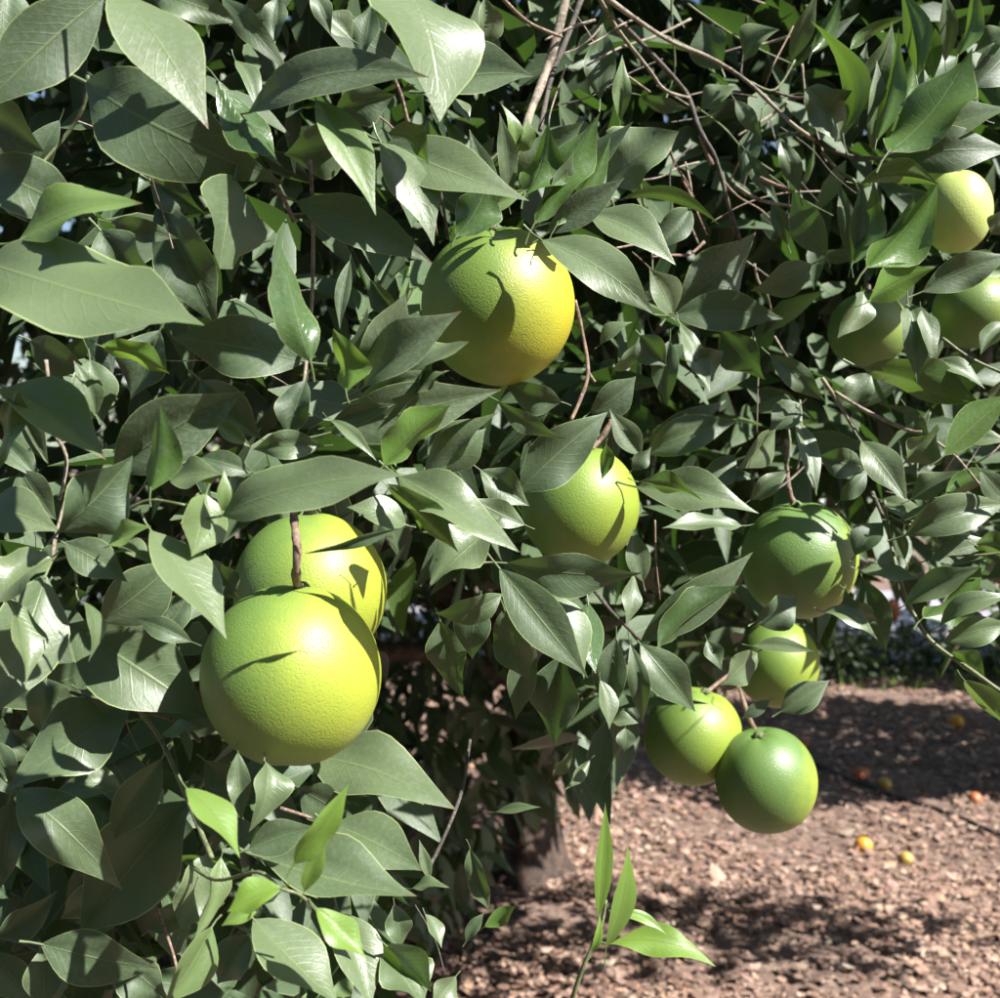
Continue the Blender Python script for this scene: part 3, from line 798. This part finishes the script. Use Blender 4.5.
# ---- twigs and branches one can see
TW = [
    ([(570, -20, 2), (556, 40, 2), (545, 75, 2), (528, 120, 2.2), (515, 170, 2.4)], 8, 6, M_TWIG),
    ([(588, -20, 2.5), (566, 40, 2.4), (552, 75, 2.3), (540, 130, 2.6)], 5, 4, M_TWIG_DARK),
    ([(500, -4, 1.4), (528, 22, 1.5), (562, 37, 1.6)], 3.2, 2.4, M_TWIG_RED),
    ([(595, 20, 1.6), (570, 28, 1.7), (545, 40, 1.8)], 2.6, 2, M_TWIG),
    ([(596, -8, 1.2), (618, 30, 1.2), (648, 68, 1.0), (665, 90, .8), (690, 98, .6)], 3.4, 2.4, M_TWIG),
    ([(604, -4, 1.0), (640, 22, .9), (672, 42, .8), (710, 58, .5), (748, 82, .3), (790, 122, .2), (815, 140, .2)], 4, 3, M_TWIG),
    ([(618, 20, 1.5), (646, 48, 1.3), (672, 76, 1.0), (688, 96, .8), (700, 130, .8), (716, 160, .8), (730, 210, 1.0), (740, 240, 1.2)], 3.8, 3.4, M_TWIG_DARK),
    ([(626, 75, 1.6), (650, 92, 1.6)], 2, 1.6, M_TWIG), ([(700, 135, .8), (712, 165, .8)], 3.6, 3.4, M_TWIG_RED),
    ([(760, 178, 1.0), (800, 195, 1.0)], 3, 2, M_TWIG_RED), ([(735, 185, 1.2), (760, 200, 1.0), (792, 206, 1.0)], 3, 2, M_TWIG),
    ([(815, 140, .2), (845, 155, .2), (880, 158, .1), (900, 150, .1)], 3.4, 2.2, M_TWIG_DARK),
    ([(775, 92, .8), (800, 98, .7), (826, 88, .6)], 1.8, 1.2, M_TWIG_RED), ([(750, 82, .5), (775, 90, .5), (795, 60, .5)], 2.2, 1.6, M_TWIG_GREEN),
    ([(822, 152, .3), (840, 172, .3), (858, 190, .3), (852, 262, .4)], 2.6, 2, M_TWIG_GREEN),
    ([(822, 378, .2), (840, 405, .2), (858, 435, .1), (866, 446, .1)], 3.2, 2.8, M_TWIG), ([(835, 392, .2), (868, 412, .1), (908, 430, 0), (922, 432, 0)], 2.8, 2.4, M_TWIG),
    ([(942, 338, .2), (970, 358, .2), (1005, 374, .2)], 2.6, 2.2, M_TWIG_GREEN),
    ([(884, 500, .6), (890, 540, .6), (900, 580, .4), (910, 606, .3), (930, 640, .2), (968, 668, .1), (1004, 694, 0)], 2.6, 3.2, M_TWIG_GREEN),
    ([(872, 492, .8), (884, 520, .7), (896, 560, .6), (898, 590, .7)], 3.2, 2.6, M_TWIG_DARK), ([(890, 515, .5), (920, 530, .4), (935, 535, .3)], 2.4, 1.8, M_TWIG_GREEN),
    ([(938, 556, .2), (980, 555, .2), (1006, 552, .2)], 1.8, 1.8, M_TWIG_GREEN), ([(968, 470, .2), (985, 490, .2), (1004, 500, .2)], 2, 1.8, M_TWIG),
    ([(575, 300, 1.3), (582, 330, 1.2), (588, 372, 1.0), (580, 400, 1.0), (571, 420, 1.0)], 2.6, 3.4, M_TWIG_RED), ([(588, 372, 1.0), (595, 382, .9)], 3, 2, M_TWIG),
    ([(310, 160, .9), (313, 220, .9), (312, 300, .9), (306, 365, .7), (302, 400, .6)], 3.4, 3.2, M_TWIG),
    ([(268, 170, .6), (282, 195, .6), (294, 222, .6)], 3, 3.6, M_TWIG_RED), ([(395, 80, .6), (402, 98, .6), (410, 130, .7), (425, 170, .9), (436, 235, 1.2)], 3, 3.4, M_TWIG_RED),
    ([(425, 150, 1.2), (440, 190, 1.2), (448, 240, 1.3)], 2.6, 2.8, M_TWIG_DARK), ([(88, 75, .8), (84, 105, .9), (70, 130, 1.0), (45, 160, 1.0), (25, 178, .9)], 3.4, 2.6, M_TWIG_GREEN),
    ([(46, 360, .8), (48, 385, .8), (45, 420, .9), (66, 455, .9), (60, 500, .8)], 3.2, 3, M_TWIG), ([(103, 508, .1), (125, 510, 0), (150, 500, -.1), (185, 505, -.2)], 3, 1.8, M_TWIG_GREEN),
    ([(55, 560, .2), (72, 558, .2), (76, 580, .1), (79, 602, 0)], 2.4, 1.8, M_TWIG_GREEN), ([(66, 500, .8), (56, 535, .6), (52, 560, .4)], 3.2, 3, M_TWIG),
    ([(70, 692, .5), (110, 705, .3), (135, 710, .3), (178, 722, .6), (200, 742, .8)], 2.8, 3, M_TWIG_RED), ([(135, 706, .2), (158, 735, .1), (175, 770, 0), (188, 800, -.1), (200, 830, -.2), (212, 858, -.3)], 3.4, 3.2, M_TWIG_GREEN),
    ([(155, 905, .8), (172, 950, .8), (180, 985, .8)], 2.4, 2.2, M_TWIG_RED), ([(280, 808, .6), (312, 818, .6)], 2.8, 2.6, M_TWIG_RED),
    ([(425, 875, 2.2), (445, 835, 2.4), (462, 790, 2.8), (470, 740, 3.4)], 4, 3, M_TWIG_DARK), ([(415, 905, 1.5), (435, 940, 1.5), (445, 975, 1.4)], 1.5, 1.2, M_TWIG_DARK),
    ([(640, 640, .6), (610, 610, .9), (590, 585, 1.2)], 2.4, 3, M_TWIG_DARK), ([(655, 520, 1.4), (656, 560, 1.4), (660, 600, 1.4)], 1.6, 1.4, M_TWIG_RED),
    ([(786, 470, .9), (790, 440, .9), (782, 400, 1.2)], 2, 2, M_TWIG_GREEN), ([(797, 470, 1.0), (802, 440, 1.1), (800, 400, 1.3)], 1.6, 1.4, M_TWIG), ([(760, 500, 1), (790, 480, 1), (815, 455, 1)], 1.8, 1.4, M_TWIG),
]
for pts, a, b, mt in TW:
    dd = D(pts[0][0], pts[0][1])
    tube('twig', [PD(*p) for p in pts], .72 * a * dd / F, .72 * b * dd / F, mt, tree, 6)


FRUIT = [(292, 674, .478, 90), (311, 590, .572, 78), (498, 306, .56, 79), (580, 506, .70, 61), (799, 560, .735, 58), (693, 736, .86, 49),
         (766, 780, .83, 52), (777, 664, .98, 43), (957, 212, .80, 38), (868, 330, .86, 39), (974, 311, .86, 39)]

# thin bare twiglets criss-crossing the open pockets of the canopy
for k in range(90):
    zone = k % 5
    if zone < 3: x, y = random.uniform(520, 830), random.uniform(-10, 330)
    elif zone == 3: x, y = random.uniform(760, 1000), random.uniform(330, 500)
    else: x, y = random.uniform(20, 480), random.uniform(60, 780)
    kk = random.uniform(1.2, 4.0)
    an = random.gauss(math.pi / 2, .9)
    ln = random.uniform(40, 120)
    pts = []
    for j in range(4):
        pts.append((x, y, kk))
        x += math.cos(an) * ln / 3; y += math.sin(an) * ln / 3; kk += random.uniform(-.3, .5); an += random.gauss(0, .25)
    if any(math.hypot(p[0] - f[0], p[1] - f[1]) < f[3] * 1.3 + 25 for p in pts for f in FRUIT): continue
    dd = D(pts[0][0], pts[0][1])
    a = random.uniform(.9, 2.0)
    tube('twig', [PD(*p) for p in pts], a * dd / F, a * .6 * dd / F, random.choice((M_TWIG, M_TWIG, M_TWIG_GREEN, M_TWIG_RED, M_TWIG_DARK)), tree, 5)


# ---- the mass of the crown behind the picked-out leaves
def lower_edge(px):
    return np.interp(px, [-600, 380, 430, 470, 500, 560, 640, 760, 830, 850, 930, 960, 1000, 1600],
                     [1350, 1350, 1000, 900, 835, 805, 710, 660, 640, 590, 590, 640, 650, 700])


def project(p):
    r = p - np.array(CAM)
    d = r @ np.array(FWD)
    return 500 + F * (r @ np.array(RIGHT)) / d, 499 - F * (r @ np.array(UPV)) / d, d


def orient(n, outward, spread=0.9):
    ax = outward * 0.55 + rng.normal(0, spread * 0.6, (n, 3)) + np.array([0, 0, -0.25])
    up = np.array([0.25, -0.25, 0.75]) + rng.normal(0, 0.55, (n, 3))
    return ax, up


def clear_of_fruit(a, b, d):
    """Leaves do not grow through the hanging fruit or right in front of it."""
    k = np.ones(len(a), bool)
    for (fx, fy, fd, fr) in FRUIT:
        k &= ~((np.hypot(a - fx, b - fy) < fr * 1.05 + 30) & (d < fd + fr * fd / F + .02))
    return k


# near layer: follows the canopy's outer face
n = 5200
px = rng.uniform(-420, 1420, n)
py = rng.uniform(-420, 1150, n)
dep = np.interp(px, DX, DV) + 0.22 + rng.gamma(1.6, 0.16, n)
ok = py < lower_edge(px) - rng.uniform(0, 60, n) + 10
ok &= ~((px > 490) & (px < 780) & (py < 330) & (py > -50) & (dep < 0.85))
ok &= ~((px > 385) & (px < 570) & (py > 560) & (dep < 1.7))
ok &= ~((px > 990) & (py > -250) & (py < 330) & (dep < 1.0))
ok &= clear_of_fruit(px, py, dep)
px, py, dep = px[ok], py[ok], dep[ok]
pos = (np.array(CAM)[None] + dep[:, None] * (np.array(FWD)[None] + ((px - 500) / F)[:, None] * np.array(RIGHT)[None]
       - ((py - 499) / F)[:, None] * np.array(UPV)[None]))
m = len(pos)
outw = np.tile([[0.1, -0.9, 0.1]], (m, 1))
ax, up = orient(m, outw)
L = rng.uniform(0.045, 0.085, m)
W = L * rng.uniform(0.30, 0.46, m)
tint = np.stack([rng.uniform(0, 0.22, m), np.where(rng.random(m) < 0.03, rng.uniform(.1, .4, m), 0), rng.uniform(0, .4, m)], 1)  # mature inner leaves coloured darker, also painting in the shade of the gaps
# bulk of the crown: a rounded volume, thick at its skin
n = 64000
C = np.array([-0.75, 2.55, 1.75])
RR = np.array([1.95, 1.95, 1.65])
q = rng.normal(0, 1, (n, 3))
q /= np.linalg.norm(q, axis=1, keepdims=True)
rad = 1 - rng.gamma(1.3, 0.10, n)
lump = 1 + 0.10 * np.sin(q[:, 0] * 6 + 1) * np.sin(q[:, 2] * 7) + 0.06 * np.sin(q[:, 1] * 11 + q[:, 0] * 5)
p2 = C + q * RR * (rad * lump)[:, None]
h1 = 22000                                     # part of the leaves form a second lobe on the right, above the clear ground
C1, R1_ = np.array([0.25, 2.25, 2.15]), np.array([1.15, 1.45, 1.0])
p2[:h1] = C1 + q[:h1] * R1_ * (rad * lump)[:h1, None]
h2 = 480                                       # a leafy bough reaching out to the right
p2[-h2:] = np.array([1.75, 2.05, 1.5]) + q[-h2:] * np.array([0.75, 0.22, 0.28]) * rng.random((h2, 1)) ** .4
a_, b_, d_ = project(p2)
ok = (p2[:, 2] > 0.12) & (rad > 0.3)
infr = (d_ > 0.2)
ok &= ~(infr & (d_ < np.interp(a_, DX, DV) + 0.30))
ok &= ~(infr & (a_ > 380) & (a_ < 1500) & (b_ > lower_edge(a_) - 20))
ok &= d_ > 0.3
ok &= ~(infr & (a_ > 385) & (a_ < 570) & (b_ > 570) & (d_ < 1.9))
ok &= clear_of_fruit(a_, b_, d_)
p2, q2 = p2[ok], q[ok]
m2 = len(p2)
ax2, up2 = orient(m2, q2)
L2 = rng.uniform(0.055, 0.10, m2)
W2 = L2 * rng.uniform(0.32, 0.48, m2)
t2 = np.stack([rng.uniform(0, 0.16, m2), np.zeros(m2), rng.uniform(0, .3, m2)], 1)  # crown leaves darker still: interior shade painted into their colour
leaf_cloud('foliage', np.concatenate([pos, p2]), np.concatenate([ax, ax2]), np.concatenate([up, up2]),
           np.concatenate([L, L2]), np.concatenate([W, W2]), np.concatenate([tint, t2]), tree)
print('foliage leaves', m, m2)

# ------------------------------------------------------------------ oranges
GREEN = (0.085, 0.150, 0.018)
LIME = (0.300, 0.340, 0.022)
YEL = (0.520, 0.430, 0.020)
P_FRONT = peel_material('peel_lime', (0.122, 0.208, 0.045), (0.315, 0.360, 0.034), YEL, (0.95, -0.12, 0.02), -0.55, 1.05)
P_TOP = peel_material('peel_ripening', (0.130, 0.205, 0.036), (0.42, 0.39, 0.025), (0.50, 0.27, 0.02), (0.95, 0.0, -0.25), -0.3, 1.0, 0.14)
P_MID = peel_material('peel_green_lime', (0.120, 0.200, 0.040), (0.25, 0.32, 0.035), YEL, (0.9, -0.1, -0.05), -0.7, 1.1)
P_GREEN = peel_material('peel_green', (0.100, 0.175, 0.042), (0.28, 0.34, 0.035), YEL, (0.9, -0.1, -0.35), 0.1, 1.15)
P_PALE = peel_material('peel_yellow', (0.33, 0.44, 0.11), (0.52, 0.58, 0.17), YEL, (0.7, -0.3, 0.2), -0.8, 0.8)
P_DULL = peel_material('peel_olive', (0.10, 0.17, 0.04), (0.20, 0.26, 0.05), YEL, (0.7, -0.3, 0.2), -0.4, 1)
P_RIPE = peel_material('peel_ripe', (0.50, 0.17, 0.015), (0.66, 0.33, 0.03), (0.8, 0.25, 0.01), (0.6, -0.3, 0.6), -0.8, 0.9)
P_RED = peel_material('peel_rotten', (0.30, 0.075, 0.03), (0.40, 0.14, 0.05), (0.5, 0.1, 0.02), (0.6, -0.3, 0.6), -0.8, 0.9)
P_OCHRE = peel_material('peel_ochre', (0.28, 0.17, 0.04), (0.52, 0.35, 0.07), (0.5, 0.3, 0.02), (0.6, -0.3, 0.6), -0.8, 0.9)
M_CALYX = plain('calyx', (0.13, 0.16, 0.06), 0.7, 0.3, 300)


def orange(cx, cy, d, rx, ry, mat, label, group, tilt=(0, 0), stem=None, world=None, calyx=True):
    """A fruit with a dimpled stem end, its star-shaped calyx and a stalk."""
    c = P(cx, cy, d) if world is None else Vector(world)
    r1, r2 = (rx * d / F, ry * d / F) if world is None else (rx, ry)
    if world is None:                              # allow for the sphere looking larger than its equator close up
        k = math.sqrt(max(0.5, 1 - (r1 / d) ** 2))
        r1, r2 = r1 * k, r2 * k
    root = empty('orange', c - Vector((0, 0, r2)))
    tag(root, label, 'orange', group)
    rot = Matrix.Rotation(tilt[0], 3, 'X') @ Matrix.Rotation(tilt[1], 3, 'Y')
    seg, rings = 56, 40
    V, Fc = [], []
    ph = random.uniform(0, 6)
    for i in range(rings + 1):
        th = math.pi * i / rings
        for s in range(seg):
            an = 2 * math.pi * s / seg
            rr = 1 - 0.085 * math.exp(-(th / 0.22) ** 2) - 0.03 * math.exp(-((math.pi - th) / 0.16) ** 2)
            rr *= 1 + 0.010 * math.sin(5 * an + ph) * math.exp(-(th / 0.7) ** 2) + 0.014 * math.sin(2 * an + ph) * math.sin(th) + 0.010 * math.sin(3 * an + 2 * ph) * math.sin(th * 2)
            v = Vector((math.sin(th) * math.cos(an) * r1, math.sin(th) * math.sin(an) * r1, math.cos(th) * r2)) * rr
            V.append(rot @ v)
    for i in range(rings):
        for s in range(seg):
            s2 = (s + 1) % seg
            Fc.append((i * seg + s, (i + 1) * seg + s, (i + 1) * seg + s2, i * seg + s2))
    me = mesh_from('peel', V, Fc, mat)
    body = link('peel', me, root, Vector((0, 0, r2)))
    if calyx:
        top = r2 * 0.915
        cv, cf = [], []
        R1 = r1 * 0.13
        m = 20
        for s in range(m):
            an = 2 * math.pi * s / m
            k = R1 * (1.0 if s % 4 == 0 else 0.62)
            cv.append(rot @ Vector((math.cos(an) * k, math.sin(an) * k, top + 0.0016)))
        for s in range(m):
            an = 2 * math.pi * s / m
            cv.append(rot @ Vector((math.cos(an) * R1 * 0.4, math.sin(an) * R1 * 0.4, top + 0.0045)))
        for s in range(m):
            s2 = (s + 1) % m
            cf.append((s, s2, m + s2, m + s))
        cf.append(tuple(range(m, 2 * m)))
        link('calyx', mesh_from('calyx', cv, cf, M_CALYX), root, Vector((0, 0, r2)))
        if stem:
            p0 = c + rot @ Vector((0, 0, top))
            tube('stalk', [p0] + [P(*q) for q in stem], 0.0021, 0.0017, M_TWIG_RED, root, 7, .2)
    return root


G1 = 'oranges hanging on the tree'
orange(292, 674, .478, 90, 91, P_FRONT, 'largest lime-green orange, foremost, hanging from a reddish stalk at lower left', G1, (R(-14), R(4)),
       [(296, 578, .462), (297, 548, .455), (294, 520, .47), (290, 470, .52)])
orange(311, 590, .572, 77, 78, P_FRONT, 'lime-green orange half hidden behind the largest orange', G1, (R(-10), R(-5)), [(318, 500, .57), (330, 470, .58)])
orange(498, 306, .56, 78, 80, P_TOP, 'green orange turning yellow with shadow stripes, topmost in the middle under upright leaves', G1, (R(16), R(-4)), [(488, 225, .545), (478, 205, .55), (470, 180, .56)])
orange(580, 506, .70, 60, 62, P_MID, 'lime orange in the centre with a dark leaf across its top', G1, (R(5), R(8)), [(600, 440, .70), (612, 420, .7)])
orange(799, 560, .735, 57, 59, P_GREEN, 'dark green orange hanging alone on the right with small sun flecks', G1, (R(6), R(-6)), [(788, 485, .73), (786, 440, .74)])
orange(693, 736, .86, 48, 49, P_MID, 'green orange on the left of the lowest hanging pair', G1, (R(4), R(14)), [(722, 680, .87), (745, 665, .9)])
orange(766, 780, .83, 50, 53, P_GREEN, 'lowest hanging green orange, its right rim sunlit', G1, (R(12), R(-12)), [(748, 715, .86), (740, 690, .9)])
orange(777, 664, .98, 41, 44, P_MID, 'small green orange half hidden by leaves above the lowest pair', G1, (R(4), R(0)), [(775, 615, .98), (770, 590, 1.0)])
orange(957, 212, .80, 33, 41, P_PALE, 'pale yellow sunlit orange at the upper right edge behind upright leaves', G1, (R(6), R(0)), [(958, 165, .8), (955, 140, .82)])
orange(868, 330, .86, 39, 38, P_DULL, 'dull olive orange in shade behind curled leaves on the right', G1, (R(6), R(0)), [(868, 285, .86)])
orange(974, 311, .86, 40, 38, P_DULL, 'dull olive orange in shade at the right edge below the pale yellow one', G1, (R(6), R(0)), [(974, 270, .86)])
G3 = 'ripe oranges deep in the trees'
orange(597, 76, 2.2, 6, 8, P_RIPE, 'tiny ripe orange glimpsed deep among the branches at the top', G3, stem=[(597, 50, 2.2)])
orange(893, 610, 5.0, 7, 12, P_RED, 'tiny red-orange fruit glimpsed beyond the drooping twigs on the right', G3, stem=[(893, 585, 5.0)])
G2 = 'fallen oranges on the ground'
for (x, y, rp, mt, lab) in (
        (863, 838, 11, P_RIPE, 'bright fallen orange lying in sun on the leaf litter'),
        (906, 850, 9, P_OCHRE, 'small yellow fallen orange beside the bright one'),
        (861, 770, 11, P_RED, 'red-orange fallen fruit in the dark shade band'),
        (884, 779, 9, P_OCHRE, 'ochre fallen orange right of the red-orange one in shade'),
        (956, 722, 10, P_RIPE, 'fallen orange farthest away at the foot of the far trees'),
        (975, 795, 9, P_RED, 'dull red fallen fruit near the right edge by the black hose'),
        (803, 741, 8, P_RED, 'dark reddish fallen fruit just right of the lowest hanging orange')):
    gp = ground_at(x, y + rp * 0.7)
    dd = (gp - CAM).dot(FWD)
    r = 0.82 * rp * dd / F
    orange(0, 0, dd, r, r * 0.94, mt, lab, G2, (R(random.uniform(40, 120)), R(random.uniform(-60, 60))),
           world=(gp.x, gp.y, gz_at(gp.x, gp.y) + r * 0.6), calyx=False)

# ------------------------------------------------------------------ hose on the ground
hp = [ground_at(*q, z=0.02) for q in ((700, 738), (790, 752), (850, 776), (905, 797), (950, 812), (1010, 838), (1120, 880))]
hose = tube('irrigation_hose', [(p.x, p.y, gz_at(p.x, p.y) + 0.014) for p in hp], .008, .008, M_HOSE, None, 8, .02)
tag(hose, 'thin black irrigation hose lying across the leaf litter at right', 'hose')

# ------------------------------------------------------------------ leaf litter
n = 140000
d = 1.9 + 6.2 * rng.random(n) ** 1.35
lx = (rng.uniform(-0.55, 0.75, n)) * d
ly = d
u6 = np.array([[-.5, 0], [-.2, .32], [.25, .28], [.5, 0], [.2, -.3], [-.25, -.28]])
sz = rng.gamma(2.6, 0.0054, n).clip(0.005, 0.06)
asp = rng.uniform(0.35, 0.95, n)
ang = rng.uniform(0, 2 * np.pi, n)
tl1, tl2 = rng.normal(0, 0.22, n), rng.normal(0, 0.22, n)
curl = rng.uniform(-0.2, 0.7, n)
a0 = u6[None, :, 0] * sz[:, None]
b0 = u6[None, :, 1] * sz[:, None] * asp[:, None] * 1.5
zz = a0 * tl1[:, None] + b0 * tl2[:, None] + curl[:, None] * (a0 ** 2) / sz[:, None] * 2
xx = lx[:, None] + a0 * np.cos(ang)[:, None] - b0 * np.sin(ang)[:, None]
yy = ly[:, None] + a0 * np.sin(ang)[:, None] + b0 * np.cos(ang)[:, None]
g0 = bumps(lx, ly) * np.minimum(1, 3 * np.clip(1 - np.maximum(np.abs(lx - 1) / 9, np.abs(ly - 5) / 6), 0, 1))
zz = zz + (g0 + 0.006 + rng.uniform(0, 0.012, n))[:, None]
co = np.stack([xx, yy, zz], 2).reshape(-1, 3)
q1 = np.array([[0, 1, 2, 3], [0, 3, 4, 5]])
qd = (q1[None] + (np.arange(n) * 6)[:, None, None]).reshape(-1, 4)
pal = 1.0 * np.array([1, .95, .90]) * np.array([(.40, .28, .215), (.33, .215, .16), (.27, .165, .12), (.50, .385, .30), (.20, .12, .09), (.36, .24, .20), (.56, .47, .37), (.13, .08, .06), (.44, .29, .19)])
patch = np.sin(lx * 3.1 + 1.7 * np.sin(ly * 2.3)) * np.sin(ly * 3.9 + 1.2 * np.sin(lx * 2.9)) + .5 * np.sin(lx * 9 + ly * 5) * np.sin(ly * 8 - lx * 4)
zz[(patch < -.45) & (rng.random(n) < .75)] -= 0.08           # thin spots where bare soil shows
co = np.stack([xx, yy, zz], 2).reshape(-1, 3)
cc = pal[rng.choice(len(pal), n, p=[.19, .19, .16, .10, .11, .11, .03, .06, .05])] * rng.uniform(.8, 1.15, (n, 1)) * (1 + .16 * patch)[:, None]
lit = link('leaf_litter', np_mesh('leaf_litter', co, qd[:, ::-1], M_LITTER, None, np.repeat(cc, 6, 0), smooth=False))
tag(lit, 'dry reddish-brown fallen leaves and chips covering the ground', 'leaf litter', kind='stuff')

# low weeds along the far lit strip
n = 260
wx = rng.uniform(1.2, 4.2, n)
wy = rng.uniform(5.4, 6.0, n)
pos = np.stack([wx, wy, np.zeros(n)], 1)
ax = rng.normal(0, .45, (n, 3)) + np.array([0, 0, 1.0])
up = rng.normal(0, .6, (n, 3)) + np.array([0.3, -.6, .3])
Lw = rng.uniform(.04, .11, n)
wd = leaf_cloud('weeds', pos, ax, up, Lw, Lw * .22, np.stack([rng.uniform(.4, 1, n), rng.uniform(.2, .7, n), rng.uniform(0, .4, n)], 1), None)
tag(wd, 'low yellowish-green weeds on the far sunlit strip of ground', 'weeds')

# ------------------------------------------------------------------ other trees of the grove
def grove_tree(x, y, rx, ry, z0, z1, count, label, seed, group='other orange trees of the grove', lsize=(.07, .12)):
    r_ = np.random.default_rng(seed)
    root = empty('orange_tree', (x, y, gz_at(x, y)))
    tag(root, label, 'tree', group)
    B = Vector(root.location)
    tube('trunk', [B + Vector(q) for q in ((0, 0, -.05), (.02, .01, .3), (-.03, 0, .7), (0, 0, 1.1))], .11, .06, M_BARK, root, 10)
    for k in range(5):
        an = k * 1.256 + seed
        e = Vector((math.cos(an) * rx * .7, math.sin(an) * ry * .7, (z0 + z1) / 2 + .3))
        tube('limb', [B + Vector((0, 0, .8)), B + e * .45 + Vector((0, 0, .55)), B + e], .045, .012, M_BARK, root, 6)
    nn = count
    qq = r_.normal(0, 1, (nn, 3))
    qq /= np.linalg.norm(qq, axis=1, keepdims=True)
    rd = 1 - r_.gamma(1.4, .11, nn)
    lp = 1 + .16 * np.sin(qq[:, 0] * 5 + seed) * np.sin(qq[:, 2] * 6 + seed) + .1 * np.sin(qq[:, 1] * 9 + qq[:, 0] * 7)
    cc_ = np.array([x, y, (z0 + z1) / 2])
    pp = cc_ + qq * np.array([rx, ry, (z1 - z0) / 2]) * (rd * lp)[:, None]
    keep = pp[:, 2] > .03
    pp, qq = pp[keep], qq[keep]
    k = len(pp)
    ax_, up_ = orient(k, qq)
    LL = r_.uniform(*lsize, k)
    leaf_cloud('crown', pp, ax_, up_, LL, LL * r_.uniform(.38, .55, k),
               np.stack([r_.uniform(.1, .8, k), np.where(r_.random(k) < .1, .4, 0), r_.uniform(0, .6, k)], 1), root, nu=3)


grove_tree(0.95, 6.1, 1.15, 0.75, 0.0, 2.9, 8000, 'dark leafy tree low behind the lowest hanging oranges', 3)
grove_tree(3.95, 6.3, 1.42, 0.8, 0.0, 3.0, 7000, 'shaded tree in the distance at the right edge beyond the drooping twigs', 4)
grove_tree(-1.35, 6.6, 1.5, 1.0, 0.0, 3.0, 6000, 'distant tree hidden almost wholly behind the left foliage', 5)
grove_tree(2.4, 10.2, 1.8, 1.3, 0.5, 3.2, 6000, 'farthest tree beyond the pale track', 6)
grove_tree(2.8, 3.75, 1.5, 0.62, 0.85, 2.3, 8000, 'neighbouring tree just outside the view on the right shading the ground', 7)


grove_tree(4.1, 5.2, 1.05, 0.7, 0.7, 2.4, 5000, 'smaller unseen tree added outside the view on the right to shade the far strip', 8)  # added out of view for the shade it casts on the far strip

# low dark shrubs in front of the pale track
for k, (x, y, lb) in enumerate(((1.75, 5.75, 'low dark shrub at the foot of the far trees, left of the pale gap'), (2.2, 5.95, 'low dark shrub right below the pale gap'),
                                (2.75, 5.85, 'low dark shrub right of the pale gap'), (3.3, 5.7, 'low dark shrub at the far right edge of the ground'))):
    r_ = np.random.default_rng(50 + k)
    root = empty('shrub', (x, y, gz_at(x, y)))
    tag(root, lb, 'shrub', 'low shrubs along the pale track')
    B = Vector(root.location)
    for j in range(6):
        an = j * 1.05 + k
        tube('stem', [B, B + Vector((math.cos(an) * .08, math.sin(an) * .05, .1)), B + Vector((math.cos(an) * .2, math.sin(an) * .12, .2))], .008, .003, M_TWIG_DARK, root, 5)
    nn = 500
    qq = r_.normal(0, 1, (nn, 3)); qq /= np.linalg.norm(qq, axis=1, keepdims=True)
    pp = np.array([x, y, .14]) + qq * np.array([.36, .2, .14]) * r_.random((nn, 1)) ** .4
    pp[:, 2] = np.maximum(pp[:, 2], .02)
    ax_, up_ = orient(nn, qq)
    LL = r_.uniform(.04, .08, nn)
    leaf_cloud('crown', pp, ax_, up_, LL, LL * .42, np.stack([r_.uniform(0, .4, nn), np.where(r_.random(nn) < .08, .4, 0), r_.uniform(0, .3, nn)], 1), root, nu=3)

# unseen trees added behind the viewer to block light from the low sky on that side
for (x, y, sd, lb) in ((-3.2, -2.8, 21, 'unseen orange tree added behind the viewer on the left to block low sky'), (0.2, -3.1, 22, 'unseen orange tree added straight behind the viewer to block low sky'),
                       (3.6, -3.3, 23, 'unseen orange tree added behind the viewer on the right to block low sky')):
    grove_tree(x, y, 1.9, 1.3, 0.1, 3.5, 6000, lb, sd, 'unseen orange trees added behind the viewer to block low sky', (.12, .19))
